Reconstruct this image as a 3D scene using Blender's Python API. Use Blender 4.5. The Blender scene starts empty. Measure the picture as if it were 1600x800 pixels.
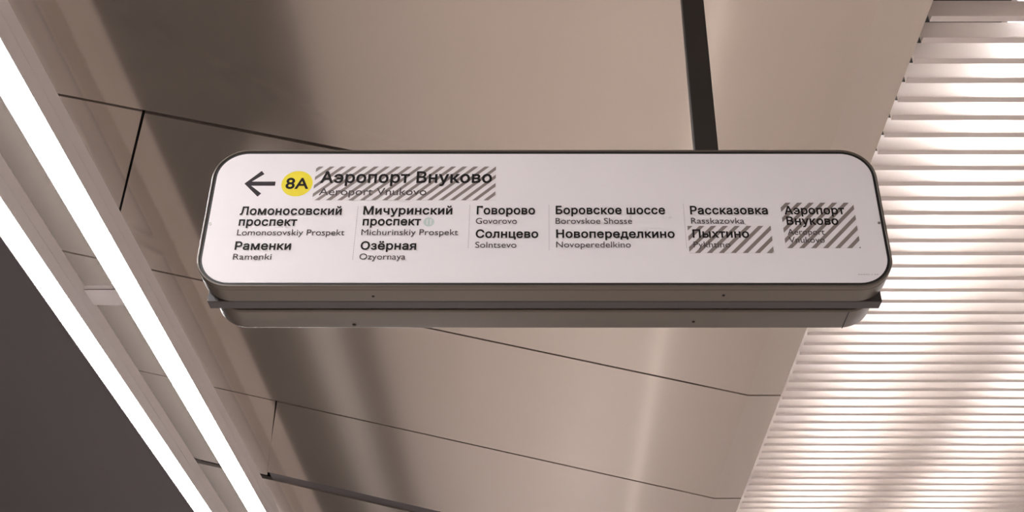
import bpy, bmesh, math, random
from mathutils import Vector, Matrix
from mathutils.geometry import delaunay_2d_cdt

random.seed(4)
SC = bpy.context.scene
COL = SC.collection

# ------------------------------------------------------------------ camera
F, PITCH, CX, CY = 1846.0, math.radians(32.5), 851.0, 400.0   # pixels on a 1600 x 800 frame
cam_data = bpy.data.cameras.new('camera')
cam_data.sensor_fit = 'HORIZONTAL'
cam_data.sensor_width = 36.0
cam_data.lens = F * 36.0 / 1600.0
cam_data.shift_x = (800.0 - CX) / 1600.0
cam_data.clip_start = 0.05
cam_data.clip_end = 200.0
cam = bpy.data.objects.new('camera', cam_data)
COL.objects.link(cam)
EYE = 1.60                                                    # the camera's height over the platform
cam.location = (0, 0, EYE)
cam.rotation_euler = (math.radians(90) + PITCH, 0, 0)
SC.camera = cam

# ------------------------------------------------------------------ world, exposure
W = bpy.data.worlds.new('world')
SC.world = W
W.use_nodes = True
bg = W.node_tree.nodes['Background']
bg.inputs['Color'].default_value = (1.0, 0.90, 0.84, 1)
bg.inputs['Strength'].default_value = 0.10
SC.view_settings.view_transform = 'Standard'
SC.view_settings.look = 'None'
SC.view_settings.gamma = 1.0
SC.view_settings.use_curve_mapping = False
SC.view_settings.exposure = 0.85
TUBE_STRENGTH = 34.0          # long linear lights, left
LOUVRE_STRENGTH = 42.0        # lamps above the louvre, right
SC.cycles.use_denoising = True
SC.cycles.max_bounces = 10
SC.cycles.diffuse_bounces = 6
SC.cycles.glossy_bounces = 6

# ------------------------------------------------------------------ helpers
def ray(u, v):
    s, c = math.sin(PITCH), math.cos(PITCH)
    a, b = (u - CX) / F, (CY - v) / F
    return a, c - b * s, s + b * c

SIGN_Y = 2.80
def on_sign(u, v):                       # photo point -> (x, z) on the sign's face
    r = ray(u, v); k = SIGN_Y / r[1]
    return r[0] * k, r[2] * k + EYE

def mat(name, color, rough=0.5, metal=0.0, spec=0.5, noise=None, bump=None, aniso=0.0, coat=0.0):
    m = bpy.data.materials.new(name)
    m.use_nodes = True
    nt = m.node_tree
    b = nt.nodes['Principled BSDF']
    b.inputs['Base Color'].default_value = (*color, 1)
    b.inputs['Roughness'].default_value = rough
    b.inputs['Metallic'].default_value = metal
    b.inputs['Specular IOR Level'].default_value = spec
    b.inputs['Coat Weight'].default_value = coat
    b.inputs['Anisotropic'].default_value = aniso
    tc = nt.nodes.new('ShaderNodeTexCoord')
    if noise:
        scale, amt = noise
        n = nt.nodes.new('ShaderNodeTexNoise')
        n.inputs['Scale'].default_value = scale
        n.inputs['Detail'].default_value = 6
        nt.links.new(tc.outputs['Object'], n.inputs['Vector'])
        r = nt.nodes.new('ShaderNodeValToRGB')
        r.color_ramp.elements[0].position = 0.3
        r.color_ramp.elements[1].position = 0.7
        r.color_ramp.elements[0].color = (*[max(0, c * (1 - amt)) for c in color], 1)
        r.color_ramp.elements[1].color = (*[min(1, c * (1 + amt)) for c in color], 1)
        nt.links.new(n.outputs['Fac'], r.inputs['Fac'])
        nt.links.new(r.outputs['Color'], b.inputs['Base Color'])
    if bump:
        scale, st = bump
        n2 = nt.nodes.new('ShaderNodeTexNoise')
        n2.inputs['Scale'].default_value = scale
        n2.inputs['Detail'].default_value = 3
        nt.links.new(tc.outputs['Object'], n2.inputs['Vector'])
        bp = nt.nodes.new('ShaderNodeBump')
        bp.inputs['Strength'].default_value = st
        bp.inputs['Distance'].default_value = 0.002
        nt.links.new(n2.outputs['Fac'], bp.inputs['Height'])
        nt.links.new(bp.outputs['Normal'], b.inputs['Normal'])
    return m

def emit(name, color, strength):
    m = bpy.data.materials.new(name)
    m.use_nodes = True
    nt = m.node_tree
    nt.nodes.remove(nt.nodes['Principled BSDF'])
    e = nt.nodes.new('ShaderNodeEmission')
    e.inputs['Color'].default_value = (*color, 1)
    e.inputs['Strength'].default_value = strength
    nt.links.new(e.outputs[0], nt.nodes['Material Output'].inputs['Surface'])
    return m

def obj(name, bm, m, parent=None, smooth=False):
    me = bpy.data.meshes.new(name)
    bmesh.ops.recalc_face_normals(bm, faces=bm.faces[:])
    bm.to_mesh(me); bm.free()
    for mm in (m if isinstance(m, list) else [m]):
        me.materials.append(mm)
    if smooth:
        me.polygons.foreach_set('use_smooth', [True] * len(me.polygons))
        me.set_sharp_from_angle(angle=math.radians(35))
    o = bpy.data.objects.new(name, me)
    COL.objects.link(o)
    if parent:
        o.parent = parent
        o.matrix_parent_inverse = Matrix.Identity(4)
        w = Vector((0, 0, 0)); p = parent
        while p:
            w += p.location; p = p.parent
        o.location = -w                       # meshes are written in world coordinates
    return o

def thing(name, label, cat, loc, group=None):
    o = bpy.data.objects.new(name, None)
    COL.objects.link(o)
    o.location = loc
    o['label'] = label; o['category'] = cat
    if group: o['group'] = group
    return o

def tag(o, label, cat, group=None):
    o['label'] = label; o['category'] = cat
    if group: o['group'] = group
    return o

def struct(name, bm, m):
    o = obj(name, bm, m); o['kind'] = 'structure'
    return o

def add_box(bm, x0, x1, y0, y1, z0, z1, bevel=0.0, seg=2):
    r = bmesh.ops.create_cube(bm, size=1.0)
    vs = r['verts']
    bmesh.ops.scale(bm, verts=vs, vec=(x1 - x0, y1 - y0, z1 - z0))
    bmesh.ops.translate(bm, verts=vs, vec=((x0 + x1) / 2, (y0 + y1) / 2, (z0 + z1) / 2))
    if bevel:
        es = list({e for v in vs for e in v.link_edges})
        bmesh.ops.bevel(bm, geom=es, offset=bevel, segments=seg, affect='EDGES', profile=0.5)

def add_prism(bm, bottom, top):             # two matching rings of points
    a = [bm.verts.new(p) for p in bottom]
    b = [bm.verts.new(p) for p in top]
    n = len(a)
    bm.faces.new(a); bm.faces.new(b[::-1])
    for i in range(n):
        bm.faces.new((a[i], b[i], b[(i + 1) % n], a[(i + 1) % n]))

def rrect(hx, z0, z1, r, n=12):
    pts = []
    for cx, cz, a0 in ((hx - r, z1 - r, 0), (-hx + r, z1 - r, 90), (-hx + r, z0 + r, 180), (hx - r, z0 + r, 270)):
        for i in range(n + 1):
            a = math.radians(a0 + 90 * i / n)
            pts.append((cx + r * math.cos(a), cz + r * math.sin(a)))
    return pts

def loft(bm, rings, cap0=True, cap1=True):   # rings of 3-D points
    vr = [[bm.verts.new(p) for p in ring] for ring in rings]
    n = len(vr[0])
    for a, b in zip(vr, vr[1:]):
        for i in range(n):
            bm.faces.new((a[i], a[(i + 1) % n], b[(i + 1) % n], b[i]))
    if cap0: bm.faces.new(vr[0][::-1])
    if cap1: bm.faces.new(vr[-1])

def add_disc(bm, x, z, r, y0, y1, n=32):
    loft(bm, [[(x + r * math.cos(2 * math.pi * i / n), y, z + r * math.sin(2 * math.pi * i / n)) for i in range(n)] for y in (y0, y1)])

def add_rod(bm, p, q, r, n=16):
    p, q = Vector(p), Vector(q)
    d = (q - p).normalized()
    a = d.orthogonal().normalized(); b = d.cross(a)
    loft(bm, [[tuple(c + r * (math.cos(2 * math.pi * i / n) * a + math.sin(2 * math.pi * i / n) * b)) for i in range(n)] for c in (p, q)])

# ------------------------------------------------------------------ materials
M_ceil = mat('satin_bronze_aluminium', (0.53, 0.46, 0.402), 0.12, 0.72, noise=(900, 0.05))
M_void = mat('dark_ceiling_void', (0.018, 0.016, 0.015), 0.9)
M_slot = mat('dark_violet_grey_strip', (0.06, 0.05, 0.052), 0.5)
M_soffit = mat('dark_grey_soffit', (0.13, 0.117, 0.122), 0.6, noise=(300, 0.1))
M_sign_frame = mat('beige_grey_powder_coat', (0.122, 0.103, 0.083), 0.38, 0.35, bump=(1500, 0.05))
M_plate = mat('dark_brown_paint', (0.040, 0.032, 0.031), 0.45)
M_gasket = mat('black_rubber', (0.012, 0.011, 0.011), 0.5)
M_face = mat('white_sign_film', (0.88, 0.845, 0.86), 0.42)
M_black = mat('black_vinyl', (0.010, 0.008, 0.0085), 0.6, spec=0.2)
M_arrow = mat('charcoal_vinyl', (0.035, 0.028, 0.032), 0.6, spec=0.2)
M_grey_text = mat('grey_vinyl', (0.075, 0.064, 0.067), 0.6, spec=0.2)
M_yellow = mat('yellow_vinyl', (0.86, 0.72, 0.015), 0.45)
M_mint = mat('pale_mint_vinyl', (0.58, 0.67, 0.64), 0.5)
M_dots = mat('light_grey_vinyl', (0.50, 0.47, 0.48), 0.5)
M_film = mat('clear_matt_film', (0.86, 0.82, 0.835), 0.38)
M_stripe = mat('taupe_stripe_vinyl', (0.25, 0.21, 0.195), 0.45)
M_screw = mat('dark_screw', (0.03, 0.025, 0.022), 0.4, 0.8)
M_steel = mat('steel_screw', (0.45, 0.44, 0.42), 0.3, 0.9)
M_post = mat('dark_brown_post_paint', (0.022, 0.018, 0.015), 0.5)
M_alu = mat('pale_grey_paint', (0.74, 0.71, 0.715), 0.5)
M_slat = mat('white_slat_paint', (0.66, 0.595, 0.555), 0.4)
M_tray = mat('lamp_tray_white', (0.7, 0.68, 0.66), 0.5)
M_tube = emit('led_diffuser', (1.0, 0.965, 0.975), TUBE_STRENGTH)
M_fill_strip = emit('added_fill_glow', (1.0, 0.96, 0.97), 10.0)
M_louvre_lamp = emit('louvre_lamp_glow', (1.0, 0.97, 0.975), LOUVRE_STRENGTH)

# ------------------------------------------------------------------ ceiling
SLOPE = 0.237
def zc(x):                                   # underside of the ceiling
    return EYE + 3.5 - SLOPE * min(x, BEND_X)
BEND_X, EDGE_X, LEFT_X = 1.26, 1.463, -3.32
T = 0.03
bm = bmesh.new()
def panel(pts):
    add_prism(bm, [(x, y, zc(x)) for x, y in pts], [(x, y, zc(x) + T) for x, y in pts])
SEAMS = [(4.86 + 1.755 * k, .022) for k in range(-11, 0)] + [(4.86, .028), (6.63, .020), (8.38, .022), (10.16, .20)] + [(10.16 + 1.755 * k, .022) for k in range(1, 15)]
JOINTS = {4.86: ((-2.125, 4.86), (-2.895, 6.63)), 8.38: ((-2.095, 8.38), (-2.52, 10.16))}
for (ya, ga), (yb, gb) in zip(SEAMS, SEAMS[1:]):
    y0, y1 = ya + ga / 2, yb - gb / 2
    j = JOINTS.get(ya)
    if j:
        (xa, _), (xb, _) = j
        g = 0.006
        panel([(xa + g, y0), (BEND_X, y0), (BEND_X, y1), (xb + g, y1)])
        panel([(LEFT_X, ya + .006), (xa - g, ya + .006), (xb - g, y1 + gb / 2 - .012), (LEFT_X, y1 + gb / 2 - .012)])
    else:
        panel([(LEFT_X, y0), (BEND_X, y0), (BEND_X, y1), (LEFT_X, y1)])
    panel([(BEND_X, y0), (EDGE_X, y0), (EDGE_X, y1), (BEND_X, y1)])
# edge return of the panels over the louvre
for (ya, ga), (yb, gb) in zip(SEAMS, SEAMS[1:]):
    add_box(bm, EDGE_X - .012, EDGE_X, ya + ga / 2, yb - gb / 2, zc(9) + T, zc(9) + .055)
bmesh.ops.remove_doubles(bm, verts=bm.verts[:], dist=1e-5)
struct('ceiling', bm, M_ceil)
bm = bmesh.new()                             # dark strip set into the one wide gap
for a, c in ((-2.50, BEND_X), (BEND_X, EDGE_X)):
    q = [(a, 10.062), (c, 10.062), (c, 10.258), (a, 10.258)]
    add_prism(bm, [(x, y, zc(x) + .012) for x, y in q], [(x, y, zc(x) + .02) for x, y in q])
struct('trim_7', bm, M_slot)

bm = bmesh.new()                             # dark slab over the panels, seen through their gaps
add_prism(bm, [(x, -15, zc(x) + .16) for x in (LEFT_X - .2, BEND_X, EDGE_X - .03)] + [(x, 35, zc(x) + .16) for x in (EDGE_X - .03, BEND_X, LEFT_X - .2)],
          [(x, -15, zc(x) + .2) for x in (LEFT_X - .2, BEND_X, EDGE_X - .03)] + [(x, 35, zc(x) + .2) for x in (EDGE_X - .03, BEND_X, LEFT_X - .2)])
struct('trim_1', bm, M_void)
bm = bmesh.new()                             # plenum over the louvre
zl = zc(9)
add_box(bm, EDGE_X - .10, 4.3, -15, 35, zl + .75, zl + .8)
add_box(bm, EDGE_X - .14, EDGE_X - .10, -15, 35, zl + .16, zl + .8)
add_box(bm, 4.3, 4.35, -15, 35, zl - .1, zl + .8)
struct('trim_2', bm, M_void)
bm = bmesh.new()                             # dark soffit beyond the left light
zs = EYE + 4.03
add_prism(bm, [(LEFT_X + .02, -15, zs), (LEFT_X + .02, 35, zs), (-7.6, 35, zs + .25), (-7.6, -15, zs + .25)],
          [(LEFT_X + .02, -15, zs + .6), (LEFT_X + .02, 35, zs + .6), (-7.6, 35, zs + .6), (-7.6, -15, zs + .6)])
struct('trim_3', bm, M_soffit)

# ------------------------------------------------------------------ platform below and walls (what the ceiling mirrors)
M_floor = mat('pale_granite_paving', (0.44, 0.39, 0.36), 0.45, noise=(60, 0.12))
M_strip = mat('added_pale_strip', (0.85, 0.80, 0.76), 0.35, noise=(20, 0.05))
M_track = mat('dark_trackbed', (0.025, 0.02, 0.018), 0.9, noise=(15, 0.2))
bm = bmesh.new(); add_box(bm, -6.2, 12.0, -15, 46, -.3, 0)
struct('floor', bm, M_floor)
bm = bmesh.new(); add_box(bm, -.72, -.57, -15, 46, 0, .004)  # unseen pale strip, added so the ceiling mirrors a bright streak
struct('trim_4', bm, M_strip)
bm = bmesh.new(); add_box(bm, -12, -6.2, -15, 46, -1.3, -1.0)
struct('trim_5', bm, M_track)
bm = bmesh.new(); add_box(bm, -7.95, -7.35, 15.0, 46, -.25, 0)  # unseen pale ledge, added and cut short for a light band mirrored overhead
struct('trim_6', bm, M_strip)
bm = bmesh.new(); add_box(bm, 12.0, 12.2, -15, 46, 0, 6.5)
struct('wall_right', bm, M_floor)
bm = bmesh.new(); add_box(bm, -10.2, -10.0, -15, 46, -1.0, 6.5)
struct('wall_left', bm, mat('dark_wall_cladding', (0.04, 0.034, 0.032), 0.5))

# ------------------------------------------------------------------ linear lights, left
ZP = EYE + 3.75
def linear_light(x0, x1, label, fill_strip=False):
    t = thing('linear_light', label, 'light', ((x0 + x1) / 2, 5.0, ZP + .2), 'twin linear lights under the ceiling')
    H = .195
    y0, y1 = -14.0, 34.0
    b = bmesh.new()
    # aluminium channel: side walls, web and a fine drip groove line along each side
    add_box(b, x0, x0 + .006, y0, y1, ZP, ZP + H)
    add_box(b, x1 - .006, x1, y0, y1, ZP + .102, ZP + H)
    add_box(b, x1 - .006, x1 - .0025, y0, y1, ZP + .098, ZP + .102)
    add_box(b, x1 - .006, x1, y0, y1, ZP, ZP + .098)
    add_box(b, x0 + .006, x1 - .006, y0, y1, ZP + H - .006, ZP + H)
    obj('housing', b, M_alu, t)
    b = bmesh.new()
    n = 8
    prof = [(x0 + .004 + (x1 - x0 - .008) * i / n, ZP + .001 - .004 * math.sin(math.pi * i / n)) for i in range(n + 1)]
    prof += [(x1 - .006, ZP + .014), (x0 + .006, ZP + .014)]
    loft(b, [[(x, y, z) for x, z in prof] for y in (y0 + .004, y1 - .004)])
    d = obj('diffuser', b, M_tube, t); d['label'] = 'glowing white diffuser strip'
    if fill_strip:  # hidden glowing strip added to brighten the ceiling between the two lights
        b = bmesh.new(); add_box(b, x1 - .060, x1 - .015, y0 + .02, y1 - .02, ZP + H, ZP + H + .003)
        obj('added_fill_strip', b, M_fill_strip, t)
    for y in (y0, y1):
        b = bmesh.new(); add_box(b, x0, x1, y - .004, y + .002, ZP, ZP + H, .001)
        obj('end_cap', b, M_alu, t)
    for y in (-12.4, -7.8, -3.2, 1.4, 14.2, 18.8, 23.4, 28.0, 32.6):
        b = bmesh.new()
        xm = (x0 + x1) / 2
        add_rod(b, (xm, y, ZP + H), (xm, y, zc(xm) + .002), .008)
        add_box(b, xm - .03, xm + .03, y - .03, y + .03, ZP + H, ZP + H + .006, .001)
        obj('suspension_rod', b, M_alu, t)
    return t
linear_light(-.7079 * 3.75, -.664 * 3.75, 'glowing linear ceiling light nearer the sign, right one of the pair')
linear_light(-.8363 * 3.75, -.794 * 3.75, 'glowing linear ceiling light next to the dark soffit, left one of the pair', True)
# an unseen pair added beyond the louvred ceiling, to brighten floor and sign
linear_light(7.5, 7.663, 'added unseen linear fill light beyond the louvred ceiling, nearer one of its pair')
linear_light(7.95, 8.113, 'added unseen linear fill light beyond the louvred ceiling, farther one of its pair')
# cross bracket that ties the two lights together
bm = bmesh.new()
add_box(bm, -2.975, -2.658, 6.55, 6.75, ZP + .165, ZP + .170)
add_box(bm, -2.975, -2.658, 6.55, 6.556, ZP + .165, ZP + .195)
add_box(bm, -2.975, -2.658, 6.744, 6.75, ZP + .165, ZP + .195)
tag(obj('light_bracket', bm, M_alu), 'pale metal bracket bridging the gap between the two linear lights', 'bracket')

# ------------------------------------------------------------------ louvre, right
PITCH_Y, SLAT_H, FL, TH = 0.1195, 0.108, 0.028, 0.003
ZL = zc(9) + .004
def slat_mesh():
    b = bmesh.new()
    x0, x1 = EDGE_X + .019, 4.25
    prof = [(-FL, 0), (TH, 0), (TH, SLAT_H - .004), (TH + .010, SLAT_H), (TH + .010, SLAT_H + TH), (0, SLAT_H), (0, TH), (-FL + .002, TH), (-FL + .002, .007), (-FL, .007)]
    loft(b, [[(x, y, z) for y, z in prof] for x in (x0, x1)])
    return b
N0 = 3.23
first = obj('louvre_slat', slat_mesh(), M_slat)
first.location = (0, N0 - 3 * PITCH_Y, ZL)
tag(first, 'long white metal louvre slat in the brightly lit ceiling right of the sign', 'slat', 'white slats of the louvred ceiling')
for i in range(-2, 60):
    o = first.copy(); COL.objects.link(o)
    o.location = (0, N0 + i * PITCH_Y, ZL + random.uniform(-.0006, .0006))
    o.rotation_euler = (random.uniform(-.008, .008), 0, random.uniform(-.0008, .0008))

def louvre_lamp(x, y0, y1, label):
    z = EYE + 3.47
    t = thing('batten_lamp', label, 'lamp', (x, (y0 + y1) / 2, z + .1), 'batten lamps above the louvre')
    b = bmesh.new()
    add_box(b, x - .05, x + .05, y0, y1, z + .035, z + .085, .004)
    obj('lamp_tray', b, M_tray, t)
    b = bmesh.new()
    add_rod(b, (x, y0 + .02, z), (x, y1 - .02, z), .022)
    obj('tube', b, M_louvre_lamp, t, smooth=True)
    for y in (y0 + .012, y1 - .012):
        b = bmesh.new(); add_box(b, x - .02, x + .02, y - .012, y + .012, z - .024, z + .036, .003)
        obj('lamp_holder', b, M_tray, t)
bm = bmesh.new()
add_prism(bm, [(2.52, 2.9, ZL + SLAT_H + .006), (2.58, 2.9, ZL + SLAT_H + .006), (2.30, 9.4, ZL + SLAT_H + .006), (2.24, 9.4, ZL + SLAT_H + .006)],
          [(2.52, 2.9, ZL + SLAT_H + .19), (2.58, 2.9, ZL + SLAT_H + .19), (2.30, 9.4, ZL + SLAT_H + .19), (2.24, 9.4, ZL + SLAT_H + .19)])
tag(obj('carrier_beam', bm, M_plate), 'long dark beam running above the white louvre slats between their lamps', 'beam')
LX = (2.0, 3.02)
for k, y in enumerate((3.35, 4.87, 6.39, 7.91, 9.43)):
    louvre_lamp(LX[0], y, y + 1.48, 'white batten lamp glowing above the louvre slats, %s of the inner row' % ('nearest', 'second', 'third', 'fourth', 'farthest')[k])
for k, y in enumerate((4.6, 6.12, 7.64, 9.16)):
    louvre_lamp(LX[1], y, y + 1.48, 'white batten lamp glowing above the louvre slats, %s of the outer row' % ('nearest', 'second', 'third', 'farthest')[k])

# ------------------------------------------------------------------ sign
SY = SIGN_Y
HX, Z0, Z1, R = .976, EYE + 1.682, EYE + 2.158, .100
sign = thing('hanging_sign', 'long white rounded station direction sign with yellow badge hanging from a dark post', 'sign', (0, SY + .12, Z0))
def shell(y0, y1, bev=.006):                 # a rounded-rectangle tray
    def ring(d, y): return [(x, y, z) for x, z in rrect(HX - d, Z0 + d, Z1 - d, R - d)]
    return ring
# front box: rim, side wall
b = bmesh.new()
g = shell(0, 0)
loft(b, [g(.0065, SY + .006), g(.0065, SY - .001), g(.005, SY - .003), g(.002, SY - .003), g(0, SY + .001), g(0, SY + .012), g(.0015, SY + .014), g(.0015, SY + .016), g(0, SY + .018), g(0, SY + .077), g(.003, SY + .080)], cap0=False)
front = obj('front_box', b, M_sign_frame, sign, smooth=True)
b = bmesh.new()
loft(b, [g(.0066, SY + .012), g(.0066, SY + .0012), g(.0150, SY + .0012), g(.0150, SY + .012)], cap0=False, cap1=False)
obj('gasket', b, M_gasket, sign)
# middle plate, square corners
b = bmesh.new()
add_box(b, -.953, .953, SY + .0815, SY + .121, Z0 + .001, Z1 - .004, .002)
obj('mounting_plate', b, M_plate, sign)
b = bmesh.new()
add_box(b, -.90, .90, SY + .1212, SY + .134, Z0 + .010, Z1 - .02)
obj('spacer', b, M_gasket, sign)
# back box
b = bmesh.new()
def g2(d, y): return [(x, y, z) for x, z in rrect(.966 - d, Z0 + d, Z1 - d, R - d)]
loft(b, [g2(.004, SY + .1345), g2(0, SY + .139), g2(0, SY + .228), g2(.003, SY + .236), g2(.010, SY + .240)])
back = obj('back_box', b, M_sign_frame, sign, smooth=True)
b = bmesh.new()
add_box(b, .870, .8725, SY + .140, SY + .234, Z0 - .0006, Z0 + .001)
obj('cover_joint', b, M_gasket, back)
def screw_under(x, y, m, parent, r=.0045):
    b = bmesh.new()
    add_rod(b, (x, y, Z0 - .0016), (x, y, Z0 + .001), r, 14)
    add_rod(b, (x, y, Z0 - .0026), (x, y, Z0 - .0016), r * .55, 6)
    obj('screw', b, m, parent)
screw_under(-.555, SY + .213, M_screw, back, .006)
screw_under(.432, SY + .195, M_screw, back)
screw_under(-.48, SY + .050, M_screw, front, .004)
screw_under(.50, SY + .045, M_screw, front, .004)

# white face
b = bmesh.new()
g3 = lambda d, y: [(x, y, z) for x, z in rrect(HX - d, Z0 + d, Z1 - d, R - d)]
loft(b, [g3(.0140, SY + .008), g3(.0140, SY + .0003), g3(.0145, SY)])
face = obj('face_panel', b, M_face, sign)
face['label'] = 'white face with station names'

# ---- lettering
def text_outline(body, bold):
    """Filled outline of a line of type: points and triangles in the font's own units."""
    cu = bpy.data.curves.new('lettering', 'FONT')
    cu.body = body
    cu.size = 1.0
    cu.resolution_u = 5
    cu.fill_mode = 'NONE'
    cu.space_character = 1.0 + 2.0 * bold
    o = bpy.data.objects.new('lettering', cu)
    COL.objects.link(o)
    bpy.context.view_layer.update()
    me = bpy.data.meshes.new_from_object(o.evaluated_get(bpy.context.evaluated_depsgraph_get()))
    vs = [Vector((v.co.x, v.co.y)) for v in me.vertices]
    es = [tuple(e.vertices) for e in me.edges]
    bpy.data.objects.remove(o); bpy.data.curves.remove(cu); bpy.data.meshes.remove(me)
    # the outline's closed loops, in drawing order
    nxt = {}
    for a, c in es:
        if abs(a - c) == 1: nxt[min(a, c)] = max(a, c)
    loops, cur = [], [0]
    for i in range(1, len(vs)):
        if nxt.get(i - 1) == i: cur.append(i)
        else: loops.append(cur); cur = [i]
    loops.append(cur)
    if bold:
        area = lambda l: sum(vs[i].x * vs[j].y - vs[j].x * vs[i].y for i, j in zip(l, l[1:] + l[:1])) / 2
        side = 1 if max((area(l) for l in loops), key=abs) < 0 else -1     # outside is left of a clockwise outline
        new = [v.copy() for v in vs]
        for l in loops:
            n = len(l)
            for k in range(n):
                p, c, q = vs[l[k - 1]], vs[l[k]], vs[l[(k + 1) % n]]
                if (c - p).length < 1e-7 or (q - c).length < 1e-7: continue
                a, b = (c - p).normalized(), (q - c).normalized()
                na, nb = Vector((-a.y, a.x)), Vector((-b.y, b.x))
                m = na + nb
                if m.length < .3: m = nb
                m = m.normalized()
                new[l[k]] = c + m * (side * bold / max(.45, m.dot(nb)))
        vs = new
    res = delaunay_2d_cdt(vs, es, [], 0, 1e-5)
    ps = [tuple(p) for p in res[0]]
    boxes = [(min(vs[i].x for i in l), max(vs[i].x for i in l)) for l in loops]
    def winding(x, y):
        w = 0
        for l, (xa, xb) in zip(loops, boxes):
            if not xa <= x <= xb: continue
            for i, j in zip(l, l[1:] + l[:1]):
                p, q = vs[i], vs[j]
                if (p.y <= y) != (q.y <= y):
                    if p.x + (y - p.y) / (q.y - p.y) * (q.x - p.x) > x:
                        w += 1 if q.y > p.y else -1
        return w
    fs, seen = [], set()
    for f in res[2]:
        k = tuple(sorted(f))
        if len(set(f)) < 3 or k in seen: continue
        seen.add(k)
        if winding(sum(ps[i][0] for i in f) / len(f), sum(ps[i][1] for i in f) / len(f)) != 0: fs.append(tuple(f))
    return ps, fs

def cap_height(bold):
    zs = [p[1] for p in text_outline('H', bold)[0]]
    return max(zs) - min(zs), min(zs)
CAPS = {}
def lettering(name, body, ul, ur, vb, cap_px, m, bold, y=-.0006, parent=face):
    ps, fs = text_outline(body, bold)
    if bold not in CAPS: CAPS[bold] = cap_height(bold)
    ch, cb = CAPS[bold]
    xs = [p[0] for p in ps]
    xa, xb = min(xs), max(xs)
    X0, Zb = on_sign(ul, vb); X1, _ = on_sign(ur, vb)
    _, Zt = on_sign(ul, vb - cap_px)
    sx, sz = (X1 - X0) / (xb - xa), (Zt - Zb) / ch
    b = bmesh.new()
    used = {i for f in fs for i in f}
    bv = [i in used and b.verts.new((X0 + (p[0] - xa) * sx, SY + y, Zb + (p[1] - cb) * sz)) for i, p in enumerate(ps)]
    for f in fs:
        b.faces.new([bv[i] for i in f])
    r = bmesh.ops.extrude_face_region(b, geom=b.faces[:])
    for e in r['geom']:
        if isinstance(e, bmesh.types.BMVert): e.co.y += .0004
    return obj(name, b, m, parent)

BOLD, REG = .024, .0
C = 12.4; Lc = 9.0
TEXTS = [  # big Cyrillic lines
 ('Аэропорт Внуково', 500, 768.5, 286.3, 17.2, 1),
 ('Ломоносовский', 374.5, 533.5, 336.2, C, 1), ('проспект', 372.5, 463.5, 353.2, C, 1), ('Раменки', 366.3, 454, 390.8, C, 1),
 ('Мичуринский', 567.4, 706.6, 335.6, C, 1), ('проспект', 566.4, 657.4, 352.6, C, 1), ('Озёрная', 563, 650, 390.6, C, 1),
 ('Говорово', 744.8, 836, 335.4, C, 1), ('Солнцево', 743.2, 841, 372.1, C, 1),
 ('Боровское шоссе', 868.3, 1039.4, 335.1, C, 1), ('Новопеределкино', 869, 1054.4, 372.1, C, 1),
 ('Рассказовка', 1078.6, 1200, 335.3, C, 1), ('Пыхтино', 1082.5, 1170.8, 371.9, C, 1),
 ('Аэропорт', 1226, 1320, 335.3, C, 1), ('Внуково', 1229.5, 1310.5, 351.8, C, 1),
 ('Aeroport Vnukovo', 498, 666, 305.2, 11.0, 0),
 ('Lomonosovskiy Prospekt', 370, 537.8, 368, Lc, 0), ('Ramenki', 363.7, 423.7, 405.9, Lc, 0),
 ('Michurinskiy Prospekt', 564.4, 715.6, 367.7, Lc, 0), ('Ozyornaya', 561.3, 633.2, 405.7, Lc, 0),
 ('Govorovo', 743.3, 807.5, 350, Lc, 0), ('Solntsevo', 742.5, 806.8, 387.4, Lc, 0),
 ('Borovskoe Shosse', 868, 987.8, 350, Lc, 0), ('Novoperedelkino', 869, 985.8, 387, Lc, 0),
 ('Rasskazovka', 1080, 1163.2, 349.8, Lc, 0), ('Pykhtino', 1084, 1141.6, 386.9, Lc, 0),
 ('Aeroport', 1231, 1289, 367.2, Lc, 0), ('Vnukovo', 1233.3, 1289, 379.6, Lc, 0),
]
for body, ul, ur, vb, cp, big in TEXTS:
    lettering('station_name' if big else 'latin_station_name', body, ul, ur, vb, cp, M_black if big else M_grey_text, BOLD if big else REG, y=-.0016)

# arrow
def flat(polys, name, m, y0=-.0004, y1=.0004, parent=face):
    b = bmesh.new()
    for p in polys:
        add_prism(b, [(x, SY + y0, z) for x, z in p], [(x, SY + y1, z) for x, z in p])
    return obj(name, b, m, parent)
tip = Vector(on_sign(382.0, 287.0)); end = Vector(on_sign(430.2, 287.0))
up_ = Vector(on_sign(411.2, 269.6)); dn_ = Vector(on_sign(405.2, 304.8))
hw = .0073
def bar(a, bb, w):
    d = (bb - a).normalized(); n = Vector((-d.y, d.x)) * w
    return [tuple(a + n), tuple(bb + n), tuple(bb - n), tuple(a - n)]
# one outline: both head strokes mitred at the tip, and the shaft
d1 = (up_ - tip).normalized(); d2 = (dn_ - tip).normalized()
n1 = Vector((-d1.y, d1.x)); n2 = Vector((-d2.y, d2.x))
half = math.acos(max(-1, min(1, d1.dot(d2)))) / 2
inner = tip + Vector((1, 0)) * (2 * hw / math.sin(half))
c1, c2 = tip + Vector((0, 0)), tip
w2 = 2 * hw
upo, upi = up_ + n1 * hw, up_ - n1 * hw
dno, dni = dn_ - n2 * hw, dn_ + n2 * hw
def meet(p, d, q):       # x where the line p + t d reaches height q
    t = (q - p.y) / d.y
    return (p.x + d.x * t, q)
zt, zb_ = tip.y + hw, tip.y - hw
poly = [tuple(tip), tuple(dno), tuple(dni), meet(dni, d2, zb_), (end.x, zb_), (end.x, zt), meet(upi, d1, zt), tuple(upi), tuple(upo)]
flat([poly], 'arrow_symbol', M_arrow)

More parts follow.
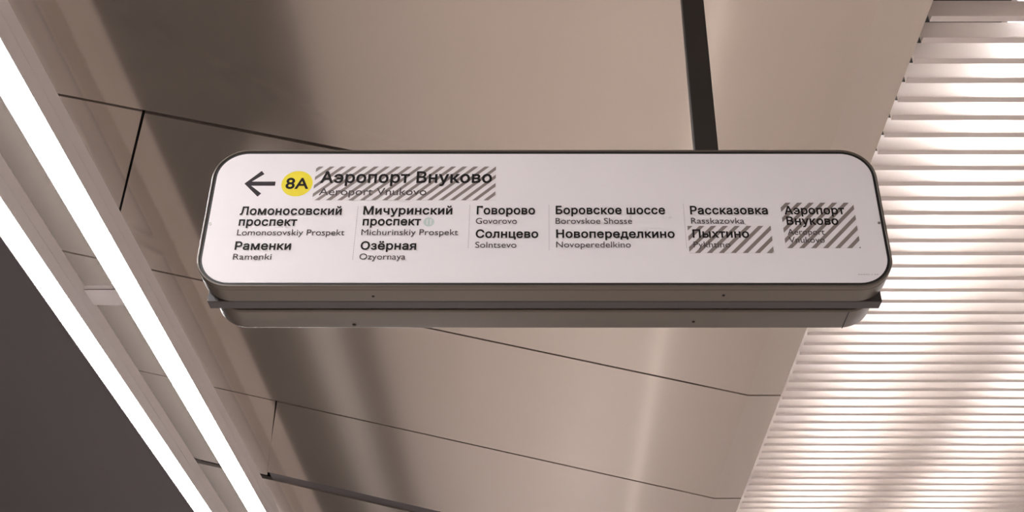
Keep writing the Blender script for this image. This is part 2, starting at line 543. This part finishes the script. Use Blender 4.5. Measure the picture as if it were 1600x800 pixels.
# line badge
bx, bz = on_sign(464.2, 287.0)
b = bmesh.new(); add_disc(b, bx, bz, .0455, SY - .0004, SY + .0004, 64)
obj('line_badge', b, M_yellow, face)
lettering('badge_number', '8A', 445.5, 481.6, 295.3, 17.0, M_black, .020, y=-.0008)
bx, bz = on_sign(670.0, 346.7)
b = bmesh.new(); add_disc(b, bx, bz, .0155, SY - .0004, SY + .0004, 40)
obj('transfer_badge', b, M_mint, face)
lettering('badge_number', '11', 666.4, 673.4, 351.0, 8.6, M_face, .01, y=-.0008)

# dotted column dividers
for (ua, va), (ub, vb) in (((559.2, 322), (551.4, 406)), ((734, 320), (731.8, 388)), ((857.5, 320), (858.4, 391)), ((1067, 318), (1073.6, 388))):
    a, c = Vector(on_sign(ua, va)), Vector(on_sign(ub, vb))
    x = (a.x + c.x) / 2
    n = 28
    polys = []
    for i in range(n):
        z = a.y + (c.y - a.y) * (i + .5) / n
        h = abs(c.y - a.y) / n * .27
        polys.append([(x - .0008, z - h), (x + .0008, z - h), (x + .0008, z + h), (x - .0008, z + h)])
    flat(polys, 'column_divider', M_dots)

# striped stickers
def clip(poly, f):
    out = []
    for i in range(len(poly)):
        p, q = poly[i], poly[(i + 1) % len(poly)]
        a, c = f(p), f(q)
        if a >= 0: out.append(p)
        if (a >= 0) != (c >= 0):
            t = a / (a - c)
            out.append((p[0] + (q[0] - p[0]) * t, p[1] + (q[1] - p[1]) * t))
    return out
def sticker(ul, ur, vt, vb, per, wid, phase, slope, label):
    x0, z1 = on_sign(ul, vt); x1, _ = on_sign(ur, vt); _, z0 = on_sign(ul, vb)
    b = bmesh.new(); add_box(b, x0, x1, SY - .0006, SY + .0003, z0, z1)
    st = obj('striped_sticker', b, M_film, sign); st['label'] = label
    polys = []
    rect = [(x0, z0), (x1, z0), (x1, z1), (x0, z1)]
    # a stripe is the band |x - slope*z - k*per| < wid/2
    k0, k1 = -200, 200
    for k in range(k0, k1):
        c = x0 + phase + k * per
        f1 = lambda p: (p[0] - (p[1] - z1) * slope) - (c - wid / 2)
        f2 = lambda p: (c + wid / 2) - (p[0] - (p[1] - z1) * slope)
        q = clip(rect, f1)
        if len(q) > 2: q = clip(q, f2)
        if len(q) > 2: polys.append(q)
    flat(polys, 'stripes', M_stripe, -.0010, -.0007, st)
sticker(494.5, 775, 260.6, 313, .0326, .0134, .0145, 1.08, 'wide sticker of grey diagonal stripes over the title')
sticker(1074, 1204, 353.3, 395.5, .0337, .0145, .0073, .94, 'sticker of grey diagonal stripes over the second name in its column')
sticker(1218.6, 1332.8, 317, 387.9, .0337, .0145, .0233, .94, 'sticker of grey diagonal stripes over the last column')

# small print
polys = []
for u0, u1 in ((1341, 1344), (1345, 1347.5), (1348.5, 1352), (1353, 1356), (1357, 1359), (1362, 1363.5), (1366, 1369), (1370, 1372.5)):
    a, z = on_sign(u0, 429.4); c, _ = on_sign(u1, 429.4); _, zt = on_sign(u0, 428.4)
    polys.append([(a, z), (c, z), (c, zt), (a, zt)])
flat(polys, 'small_print', M_dots)
# face screws
for u, v in ((328.5, 350), (1373.5, 348.5)):
    x, z = on_sign(u, v)
    b = bmesh.new()
    add_disc(b, x, z, .0042, SY - .0018, SY + .0004, 20)
    add_disc(b, x, z, .0022, SY - .0024, SY - .0018, 6)
    obj('screw', b, M_steel, face)

# ------------------------------------------------------------------ post
post = thing('sign_post', 'dark square steel post running up from the sign to the ceiling', 'post', (.498, SY + .10, Z1))
b = bmesh.new()
PX0, PX1 = .461, .534
ztop = zc(.5) - .004
add_box(b, PX0, PX1, SY + .083, SY + .12, Z1 - .003, ztop - .006, .003)
obj('shaft', b, M_post, post)
b = bmesh.new()
add_prism(b, [(x, y, zc(x) - .012) for x, y in ((.41, SY + .03), (.585, SY + .03), (.585, SY + .17), (.41, SY + .17))],
          [(x, y, zc(x) - .0005) for x, y in ((.41, SY + .03), (.585, SY + .03), (.585, SY + .17), (.41, SY + .17))])
obj('ceiling_flange', b, M_post, post)
